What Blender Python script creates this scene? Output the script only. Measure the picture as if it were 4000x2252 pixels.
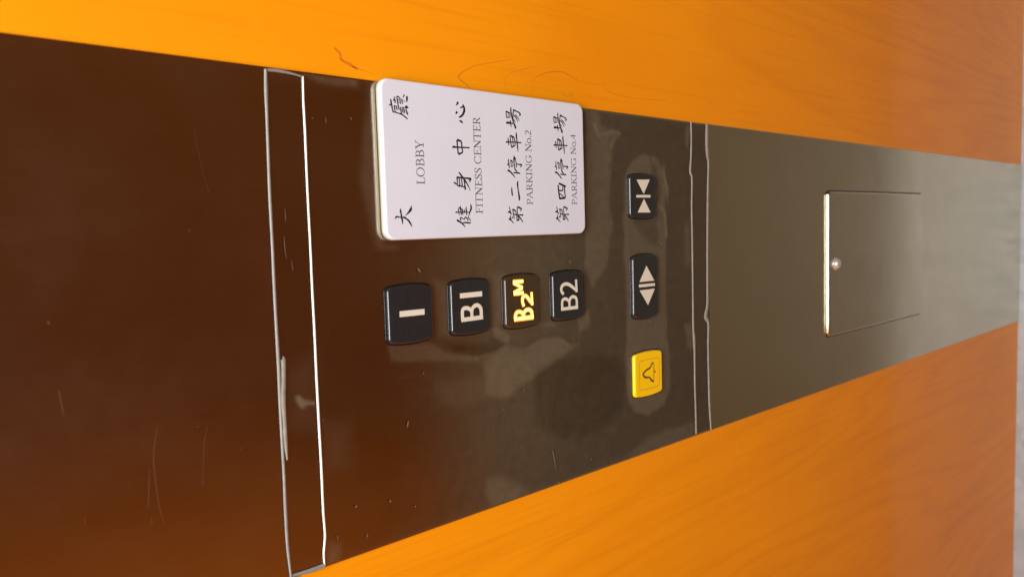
import bpy, bmesh, math, random
from mathutils import Vector, Matrix, noise
from mathutils.geometry import tessellate_polygon

S = bpy.context.scene
COL = S.collection
for o in list(bpy.data.objects):
    bpy.data.objects.remove(o)

# ------------------------------------------------------------------ camera, light, exposure
CAM_POS = (0.04567, -0.36115, 1.48850)
CAM_ROT = [[-0.029952, -0.677536, -0.734879], [-0.996751, -0.034747, 0.072661], [-0.074766, 0.734668, -0.674294]]
CAM_LENS = 26.751
cd = bpy.data.cameras.new('camera')
cam = bpy.data.objects.new('camera', cd); COL.objects.link(cam)
r = CAM_ROT
cam.matrix_world = Matrix(((r[0][0], -r[1][0], -r[2][0], CAM_POS[0]), (r[0][1], -r[1][1], -r[2][1], CAM_POS[1]),
                           (r[0][2], -r[1][2], -r[2][2], CAM_POS[2]), (0, 0, 0, 1)))
cd.sensor_width = 36; cd.lens = CAM_LENS; cd.clip_start = 0.01; cd.clip_end = 50
cd.dof.use_dof = True; cd.dof.focus_distance = 0.50; cd.dof.aperture_fstop = 10.0
S.camera = cam
S.view_settings.view_transform = 'Standard'; S.view_settings.look = 'None'
S.view_settings.exposure = 0; S.view_settings.gamma = 1; S.view_settings.use_curve_mapping = False

W = bpy.data.worlds.new('World'); S.world = W; W.use_nodes = True
nt = W.node_tree; nt.nodes.clear()
def wn(t, **k):
    n = nt.nodes.new(t)
    for a, b in k.items(): setattr(n, a, b)
    return n
tc = wn('ShaderNodeTexCoord'); sep = wn('ShaderNodeSeparateXYZ')
nt.links.new(tc.outputs['Generated'], sep.inputs[0])
rx = wn('ShaderNodeValToRGB'); mx = wn('ShaderNodeMapRange')
mx.inputs[1].default_value = -0.75; mx.inputs[2].default_value = 0.55
nt.links.new(sep.outputs['X'], mx.inputs[0]); nt.links.new(mx.outputs[0], rx.inputs[0])
e = rx.color_ramp.elements
e[0].position = 0.0; e[0].color = (0.85, 0.22, 0.016, 1)
e[1].position = 1.0; e[1].color = (0.17, 0.050, 0.010, 1)
for p, c in ((0.25, (0.30, 0.070, 0.006, 1)), (0.33, (0.21, 0.050, 0.006, 1)), (0.41, (0.10, 0.027, 0.008, 1)), (0.5, (0.12, 0.030, 0.007, 1)), (0.7, (0.125, 0.034, 0.007, 1))):
    q = rx.color_ramp.elements.new(p); q.color = c
bg = wn('ShaderNodeBackground'); bg.inputs[1].default_value = 1.0
wo = wn('ShaderNodeOutputWorld')
nt.links.new(rx.outputs[0], bg.inputs[0]); nt.links.new(bg.outputs[0], wo.inputs[0])

ld = bpy.data.lights.new('ceiling_lamp', 'AREA'); ld.shape = 'RECTANGLE'; ld.size = 1.1; ld.size_y = 0.9
ld.energy = 51; ld.color = (0.98, 0.985, 1.0)
lamp = bpy.data.objects.new('ceiling_lamp', ld); COL.objects.link(lamp)
lamp.location = (0.15, -0.72, 2.45)

# ------------------------------------------------------------------ helpers
H0 = CAM_POS[2]
def P(x, z, d=0.0):            # panel millimetres (right, up from eye height, proud of the steel) -> world metres
    return Vector((x / 1000, -d / 1000, H0 + z / 1000))

def link(o, parent=None):
    COL.objects.link(o)
    if parent is not None: o.parent = parent
    return o
def mesh_obj(name, verts, faces, mats, parent=None, smooth=None, mat_idx=None):
    me = bpy.data.meshes.new(name); me.from_pydata([tuple(v) for v in verts], [], faces)
    for m in (mats if isinstance(mats, (list, tuple)) else [mats]): me.materials.append(m)
    if mat_idx: me.polygons.foreach_set('material_index', mat_idx)
    if smooth is True: me.polygons.foreach_set('use_smooth', [True] * len(me.polygons))
    elif smooth: me.polygons.foreach_set('use_smooth', smooth)
    me.validate(); me.update()
    return link(bpy.data.objects.new(name, me), parent)
def empty(name, loc):
    o = bpy.data.objects.new(name, None); o.empty_display_size = 0.02; link(o); o.location = loc; return o
def tag(o, label=None, cat=None, group=None, kind=None):
    for k, v in (('label', label), ('category', cat), ('group', group), ('kind', kind)):
        if v: o[k] = v
    return o
def adopt(o, parent):          # keep world coordinates baked in the mesh, parent without moving
    o.parent = parent; o.matrix_parent_inverse = Matrix.Translation(-parent_loc(parent)); return o
def parent_loc(p):
    v = p.location.copy()
    q = p.parent
    while q is not None:
        v += q.location; q = q.parent
    return v

class MB:
    def __init__(s): s.v = []; s.f = []; s.m = []; s.sm = []
    def add(s, vs, fs, mi=0, smooth=False):
        b = len(s.v); s.v += vs; s.f += [tuple(b + i for i in f) for f in fs]
        s.m += [mi] * len(fs); s.sm += ([smooth] * len(fs) if isinstance(smooth, bool) else smooth)
    def build(s, name, mats, parent=None):
        o = mesh_obj(name, s.v, s.f, mats, None, s.sm, s.m)
        if parent is not None: adopt(o, parent)
        return o

def spline(pts, n=5):
    if len(pts) < 3: return list(pts)
    out = []
    for i in range(len(pts) - 1):
        p0 = pts[max(i - 1, 0)]; p1 = pts[i]; p2 = pts[i + 1]; p3 = pts[min(i + 2, len(pts) - 1)]
        for k in range(n):
            t = k / n
            out.append(tuple(max(0.5 * (2 * b + (c - a) * t + (2 * a - 5 * b + 4 * c - d) * t * t + (3 * b - a - 3 * c + d) * t ** 3), -1e9)
                             for a, b, c, d in zip(p0, p1, p2, p3)))
    out.append(tuple(pts[-1]))
    return out
def ribbon(mb, pts, d, mi=0, grow=1.0, smooth=True, ridge=0.0):
    """flat brush stroke (x, z, width) in mm at depth d; ridge > 0 makes a half-round bead"""
    q = spline(pts) if smooth else list(pts)
    vs = []; n = len(q)
    k = 2 if ridge == 0 else 5
    for i in range(n):
        a = q[max(i - 1, 0)]; b = q[min(i + 1, n - 1)]
        tx, tz = b[0] - a[0], b[1] - a[1]; L = math.hypot(tx, tz) or 1
        nx, nz = -tz / L, tx / L
        w = max(q[i][2], 0.05) * 0.5 * grow
        for j in range(k):
            s = -1 + 2 * j / (k - 1)
            h = ridge * math.sqrt(max(0, 1 - s * s)) * min(1, w / 0.4)
            vs.append(P(q[i][0] + nx * w * s, q[i][1] + nz * w * s, d + h))
    fs = []
    for i in range(n - 1):
        for j in range(k - 1):
            a = i * k + j
            fs.append((a, a + 1, a + k + 1, a + k))
    # face outwards (-Y)
    out = []
    for f in fs:
        p = [vs[i] for i in f]
        nrm = (p[1] - p[0]).cross(p[3] - p[0])
        out.append(f if nrm.y < 0 else tuple(reversed(f)))
    mb.add(vs, out, mi, ridge > 0)

def outline(cx, cz, w, h, r, bow=0.0, seg=6, side=10):
    """closed loop of (x, z): rounded rectangle whose left and right sides bow outward by bow*w"""
    hw, hh = w / 2, h / 2
    pts = []
    def bx(z): return bow * w * (1 - (z / hh) ** 2)
    cs = [(hw - r, hh - r, 0), (-hw + r, hh - r, 90), (-hw + r, -hh + r, 180), (hw - r, -hh + r, 270)]
    for i, (x, z, a0) in enumerate(cs):
        for k in range(seg + 1):
            a = math.radians(a0 + 90 * k / seg)
            px, pz = x + r * math.cos(a), z + r * math.sin(a)
            pts.append((px, pz))
        nx = cs[(i + 1) % 4]
        a1 = math.radians(a0 + 90)
        sx, sz = x + r * math.cos(a1), z + r * math.sin(a1)
        ex, ez = nx[0] + r * math.cos(a1), nx[1] + r * math.sin(a1)
        for k in range(1, side):
            t = k / side
            pts.append((sx + (ex - sx) * t, sz + (ez - sz) * t))
    return [(cx + x + math.copysign(bx(z), x) * min(1, abs(x) / (hw * 0.8)), cz + z) for x, z in pts]
def inset(loop, t):
    n = len(loop); out = []
    for i in range(n):
        a = loop[i - 1]; b = loop[(i + 1) % n]
        tx, tz = b[0] - a[0], b[1] - a[1]; L = math.hypot(tx, tz) or 1
        out.append((loop[i][0] - tz / L * t, loop[i][1] + tx / L * t))   # loop is counter-clockwise: inward = left
    return out
def lofted(mb, loop, prof, mi=0, cap=True):
    """prof: list of (inset mm, depth mm) from the panel outwards; the front is capped"""
    n = len(loop); vs = []; fs = []
    for t, d in prof:
        for x, z in inset(loop, t) if t else loop: vs.append(P(x, z, d))
    for k in range(len(prof) - 1):
        for i in range(n):
            j = (i + 1) % n
            fs.append((k * n + i, k * n + j, (k + 1) * n + j, (k + 1) * n + i))
    sm = [True] * len(fs)
    if cap:
        fs.append(tuple((len(prof) - 1) * n + i for i in range(n))); sm.append(False)
    mb.add(vs, fs, mi, sm)
def ring(mb, outer, inner_t, d0, d1, b=0.25):
    n = len(outer); prof = [(0, d0), (0, d1 - b), (b * 0.3, d1 - b * 0.3), (b, d1), (inner_t - b, d1), (inner_t, d1 - b), (inner_t, d0)]
    lofted(mb, outer, prof, cap=False)
def slab(mb, x0, x1, y0, y1, z0, z1, mi=0):
    vs = [Vector((x, y, z)) for x in (x0, x1) for y in (y0, y1) for z in (z0, z1)]
    fs = [(0, 1, 3, 2), (4, 6, 7, 5), (0, 4, 5, 1), (2, 3, 7, 6), (0, 2, 6, 4), (1, 5, 7, 3)]
    mb.add(vs, fs, mi)

# ------------------------------------------------------------------ materials
def mat(name):
    m = bpy.data.materials.new(name); m.use_nodes = True
    t = m.node_tree; b = t.nodes['Principled BSDF']
    return m, t, b
def nd(t, typ, **k):
    n = t.nodes.new(typ)
    for a, v in k.items():
        if a.startswith('i_'): n.inputs[a[2:].replace('_', ' ')].default_value = v
        else: setattr(n, a, v)
    return n
def simple(name, col, rough=0.4, metal=0.0, spec=0.5, coat=0.0, var=0.06, scale=900, bump=0.0):
    m, t, b = mat(name)
    co = nd(t, 'ShaderNodeTexCoord'); nz = nd(t, 'ShaderNodeTexNoise', i_Scale=scale, i_Detail=3.0)
    t.links.new(co.outputs['Object'], nz.inputs['Vector'])
    mixn = nd(t, 'ShaderNodeMix', data_type='RGBA')
    mixn.inputs[6].default_value = tuple(c * (1 - var) for c in col) + (1,)
    mixn.inputs[7].default_value = tuple(min(1, c * (1 + var)) for c in col) + (1,)
    t.links.new(nz.outputs['Fac'], mixn.inputs[0]); t.links.new(mixn.outputs[2], b.inputs['Base Color'])
    b.inputs['Roughness'].default_value = rough; b.inputs['Metallic'].default_value = metal
    b.inputs['Specular IOR Level'].default_value = spec; b.inputs['Coat Weight'].default_value = coat
    if bump:
        bp = nd(t, 'ShaderNodeBump', i_Strength=bump, i_Distance=0.0004)
        t.links.new(nz.outputs['Fac'], bp.inputs['Height']); t.links.new(bp.outputs[0], b.inputs['Normal'])
    return m

def wood_material():
    m, t, b = mat('orange_wood_veneer')
    co = nd(t, 'ShaderNodeTexCoord')
    mp = nd(t, 'ShaderNodeMapping'); mp.inputs['Scale'].default_value = (1, 1, 0.12)
    t.links.new(co.outputs['Object'], mp.inputs[0])
    w1 = nd(t, 'ShaderNodeTexNoise', i_Scale=6.0, i_Detail=2.0, i_Roughness=0.45, i_Distortion=0.4)
    t.links.new(mp.outputs[0], w1.inputs['Vector'])
    sc = nd(t, 'ShaderNodeMath', operation='MULTIPLY'); sc.inputs[1].default_value = 95
    t.links.new(w1.outputs['Fac'], sc.inputs[0])
    sn = nd(t, 'ShaderNodeMath', operation='SINE'); t.links.new(sc.outputs[0], sn.inputs[0])
    mr = nd(t, 'ShaderNodeMapRange'); mr.inputs[1].default_value = -1; mr.inputs[2].default_value = 1
    t.links.new(sn.outputs[0], mr.inputs[0])
    pw = nd(t, 'ShaderNodeMath', operation='POWER'); pw.inputs[1].default_value = 3.0
    t.links.new(mr.outputs[0], pw.inputs[0])
    mp2 = nd(t, 'ShaderNodeMapping'); mp2.inputs['Scale'].default_value = (1, 1, 0.022); t.links.new(co.outputs['Object'], mp2.inputs[0])
    w2 = nd(t, 'ShaderNodeTexNoise', i_Scale=330.0, i_Detail=4.0); t.links.new(mp2.outputs[0], w2.inputs['Vector'])
    mp3 = nd(t, 'ShaderNodeMapping'); mp3.inputs['Scale'].default_value = (1, 1, 0.35); t.links.new(co.outputs['Object'], mp3.inputs[0])
    w3 = nd(t, 'ShaderNodeTexNoise', i_Scale=14.0, i_Detail=2.0); t.links.new(mp3.outputs[0], w3.inputs['Vector'])
    c0 = nd(t, 'ShaderNodeMix', data_type='RGBA'); c0.inputs[6].default_value = WOOD_A; c0.inputs[7].default_value = WOOD_B
    t.links.new(w3.outputs['Fac'], c0.inputs[0])
    c1 = nd(t, 'ShaderNodeMix', data_type='RGBA', blend_type='MULTIPLY'); c1.inputs[7].default_value = (0.80, 0.66, 0.45, 1)
    f1 = nd(t, 'ShaderNodeMath', operation='MULTIPLY'); f1.inputs[1].default_value = 0.20
    t.links.new(pw.outputs[0], f1.inputs[0]); t.links.new(f1.outputs[0], c1.inputs[0]); t.links.new(c0.outputs[2], c1.inputs[6])
    c2 = nd(t, 'ShaderNodeMix', data_type='RGBA', blend_type='MULTIPLY'); c2.inputs[7].default_value = (0.80, 0.72, 0.6, 1)
    f2 = nd(t, 'ShaderNodeMapRange'); f2.inputs[1].default_value = 0.52; f2.inputs[2].default_value = 0.75; f2.inputs[4].default_value = 0.36
    t.links.new(w2.outputs['Fac'], f2.inputs[0]); t.links.new(f2.outputs[0], c2.inputs[0]); t.links.new(c1.outputs[2], c2.inputs[6])
    t.links.new(c2.outputs[2], b.inputs['Base Color'])
    b.inputs['Roughness'].default_value = 0.45; b.inputs['Specular IOR Level'].default_value = 0.12
    b.inputs['Coat Weight'].default_value = 0.20; b.inputs['Coat Roughness'].default_value = 0.10
    bp = nd(t, 'ShaderNodeBump', i_Strength=0.05, i_Distance=0.0003)
    t.links.new(w2.outputs['Fac'], bp.inputs['Height']); t.links.new(bp.outputs[0], b.inputs['Normal'])
    return m
WOOD_A = (0.91, 0.325, 0.005, 1); WOOD_B = (0.78, 0.27, 0.002, 1)

def steel_material(name, rough=0.20, col=(0.56, 0.50, 0.37)):
    m, t, b = mat(name)
    co = nd(t, 'ShaderNodeTexCoord')
    mp = nd(t, 'ShaderNodeMapping'); mp.inputs['Scale'].default_value = (1.0, 1, 0.012); t.links.new(co.outputs['Object'], mp.inputs[0])
    hz = nd(t, 'ShaderNodeTexNoise', i_Scale=2600.0, i_Detail=2.0); t.links.new(mp.outputs[0], hz.inputs['Vector'])
    bl = nd(t, 'ShaderNodeTexNoise', i_Scale=16.0, i_Detail=5.0, i_Roughness=0.6); t.links.new(co.outputs['Object'], bl.inputs['Vector'])
    rr = nd(t, 'ShaderNodeMapRange'); rr.inputs[1].default_value = 0.3; rr.inputs[2].default_value = 0.7
    rr.inputs[3].default_value = rough - 0.04; rr.inputs[4].default_value = rough + 0.05
    t.links.new(bl.outputs['Fac'], rr.inputs[0]); t.links.new(rr.outputs[0], b.inputs['Roughness'])
    mx = nd(t, 'ShaderNodeMix', data_type='RGBA'); mx.inputs[6].default_value = tuple(c * 0.86 for c in col) + (1,); mx.inputs[7].default_value = tuple(c * 1.14 for c in col) + (1,)
    t.links.new(hz.outputs['Fac'], mx.inputs[0]); t.links.new(mx.outputs[2], b.inputs['Base Color'])
    b.inputs['Metallic'].default_value = 1.0
    return m

def film_material():
    m = bpy.data.materials.new('clear_plastic_film'); m.use_nodes = True
    t = m.node_tree; t.nodes.clear()
    out = nd(t, 'ShaderNodeOutputMaterial')
    co = nd(t, 'ShaderNodeTexCoord')
    n1 = nd(t, 'ShaderNodeTexNoise', i_Scale=38.0, i_Detail=2.5, i_Distortion=0.6); t.links.new(co.outputs['Object'], n1.inputs['Vector'])
    bp = nd(t, 'ShaderNodeBump', i_Strength=0.22, i_Distance=0.002); t.links.new(n1.outputs['Fac'], bp.inputs['Height'])
    tr = nd(t, 'ShaderNodeBsdfTransparent'); tr.inputs[0].default_value = (0.97, 0.97, 0.955, 1)
    gl = nd(t, 'ShaderNodeBsdfGlossy'); gl.inputs['Roughness'].default_value = 0.14; t.links.new(bp.outputs[0], gl.inputs['Normal'])
    fr = nd(t, 'ShaderNodeFresnel', i_IOR=1.42); t.links.new(bp.outputs[0], fr.inputs['Normal'])
    m1 = nd(t, 'ShaderNodeMixShader'); t.links.new(fr.outputs[0], m1.inputs[0]); t.links.new(tr.outputs[0], m1.inputs[1]); t.links.new(gl.outputs[0], m1.inputs[2])
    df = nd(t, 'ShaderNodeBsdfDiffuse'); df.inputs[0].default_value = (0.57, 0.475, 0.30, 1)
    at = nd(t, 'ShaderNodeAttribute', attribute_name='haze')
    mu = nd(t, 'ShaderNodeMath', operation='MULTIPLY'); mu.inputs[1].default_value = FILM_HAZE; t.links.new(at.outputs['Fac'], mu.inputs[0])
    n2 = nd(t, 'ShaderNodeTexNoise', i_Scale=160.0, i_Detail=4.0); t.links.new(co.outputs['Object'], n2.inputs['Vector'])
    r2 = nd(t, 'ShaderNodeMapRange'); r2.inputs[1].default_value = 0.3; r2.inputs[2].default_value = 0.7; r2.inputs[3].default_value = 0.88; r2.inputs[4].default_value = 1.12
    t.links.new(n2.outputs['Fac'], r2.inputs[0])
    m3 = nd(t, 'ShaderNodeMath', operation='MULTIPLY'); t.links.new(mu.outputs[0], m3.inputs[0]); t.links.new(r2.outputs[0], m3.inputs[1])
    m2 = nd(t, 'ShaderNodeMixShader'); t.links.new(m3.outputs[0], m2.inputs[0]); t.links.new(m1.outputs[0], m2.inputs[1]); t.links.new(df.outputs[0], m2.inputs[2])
    t.links.new(m2.outputs[0], out.inputs[0])
    return m
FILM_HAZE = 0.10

def emit(name, col, strength):
    m, t, b = mat(name)
    b.inputs['Base Color'].default_value = (0.1, 0.06, 0.02, 1)
    b.inputs['Emission Color'].default_value = col + (1,); b.inputs['Emission Strength'].default_value = strength
    return m

def floor_material():
    m, t, b = mat('grey_mosaic_floor')
    co = nd(t, 'ShaderNodeTexCoord'); sp = nd(t, 'ShaderNodeSeparateXYZ'); t.links.new(co.outputs['Object'], sp.inputs[0])
    st_ = nd(t, 'ShaderNodeMath', operation='GREATER_THAN'); st_.inputs[1].default_value = -0.20; t.links.new(sp.outputs['Y'], st_.inputs[0])
    vo = nd(t, 'ShaderNodeTexVoronoi', i_Scale=70.0); t.links.new(co.outputs['Object'], vo.inputs['Vector'])
    nz = nd(t, 'ShaderNodeTexNoise', i_Scale=5.0, i_Detail=4.0); t.links.new(co.outputs['Object'], nz.inputs['Vector'])
    a = nd(t, 'ShaderNodeMix', data_type='RGBA'); a.inputs[6].default_value = (0.34, 0.39, 0.40, 1); a.inputs[7].default_value = (0.46, 0.51, 0.52, 1); t.links.new(vo.outputs['Color'], a.inputs[0])
    c = nd(t, 'ShaderNodeMix', data_type='RGBA'); c.inputs[6].default_value = (0.095, 0.082, 0.044, 1); c.inputs[7].default_value = (0.135, 0.116, 0.066, 1); t.links.new(nz.outputs['Fac'], c.inputs[0])
    k = nd(t, 'ShaderNodeMix', data_type='RGBA'); t.links.new(st_.outputs[0], k.inputs[0]); t.links.new(c.outputs[2], k.inputs[6]); t.links.new(a.outputs[2], k.inputs[7])
    t.links.new(k.outputs[2], b.inputs['Base Color']); b.inputs['Roughness'].default_value = 0.5
    return m

M = dict(
    wood=wood_material(), steel=steel_material('brushed_stainless_steel'), door=steel_material('door_steel', 0.19, (0.59, 0.53, 0.40)),
    film=film_material(), floor=floor_material(),
    grain=simple('dark_grain_streak', (0.64, 0.18, 0.006), 0.45, scale=300),
    scratch=simple('scratched_steel', (0.40, 0.27, 0.17), 0.42, 1.0),
    black=simple('black_button_plastic', (0.019, 0.020, 0.0205), 0.09, spec=0.75, scale=500, var=0.25),
    lit=simple('lit_button_plastic', (0.035, 0.024, 0.012), 0.09, spec=0.75, scale=500, var=0.25),
    bezel=simple('black_bezel_plastic', (0.012, 0.011, 0.010), 0.22),
    white=simple('ivory_inlay', (0.70, 0.66, 0.53), 0.35), yellow=simple('yellow_button_plastic', (0.97, 0.60, 0.002), 0.20, coat=0.3),
    groove=simple('yellow_groove', (0.50, 0.26, 0.004), 0.5), bell=simple('dark_bell_line', (0.09, 0.055, 0.02), 0.5),
    ink=simple('black_ink', (0.013, 0.009, 0.011), 0.4), grey=simple('grey_ink', (0.10, 0.085, 0.09), 0.45),
    sign=simple('white_acrylic', (0.665, 0.70, 0.77), 0.18, coat=0.2, scale=26, var=0.045), back=simple('cream_backing', (0.42, 0.39, 0.31), 0.4, scale=60),
    tape=simple('tape_edge_white', (0.80, 0.76, 0.66), 0.30, scale=260, var=0.2), dull=simple('tape_edge_dull', (0.31, 0.285, 0.23), 0.3, scale=260, var=0.35),
    mid=simple('tape_edge_grey', (0.24, 0.225, 0.20), 0.45, scale=260, var=0.25),
    knob=simple('polished_metal', (0.55, 0.53, 0.49), 0.25, 0.5), speck=simple('dust_mark', (0.17, 0.125, 0.09), 0.5, scale=400, var=0.3),
    gap=simple('dark_gap', (0.02, 0.018, 0.015), 0.7),
    glow=emit('amber_legend', (1.0, 0.68, 0.17), 3.0), halo=emit('amber_painted_halo', (1.0, 0.31, 0.004), 1.5),
)
b = M['lit'].node_tree.nodes['Principled BSDF']
b.inputs['Emission Color'].default_value = (1.0, 0.45, 0.08, 1); b.inputs['Emission Strength'].default_value = 0.012

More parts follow.
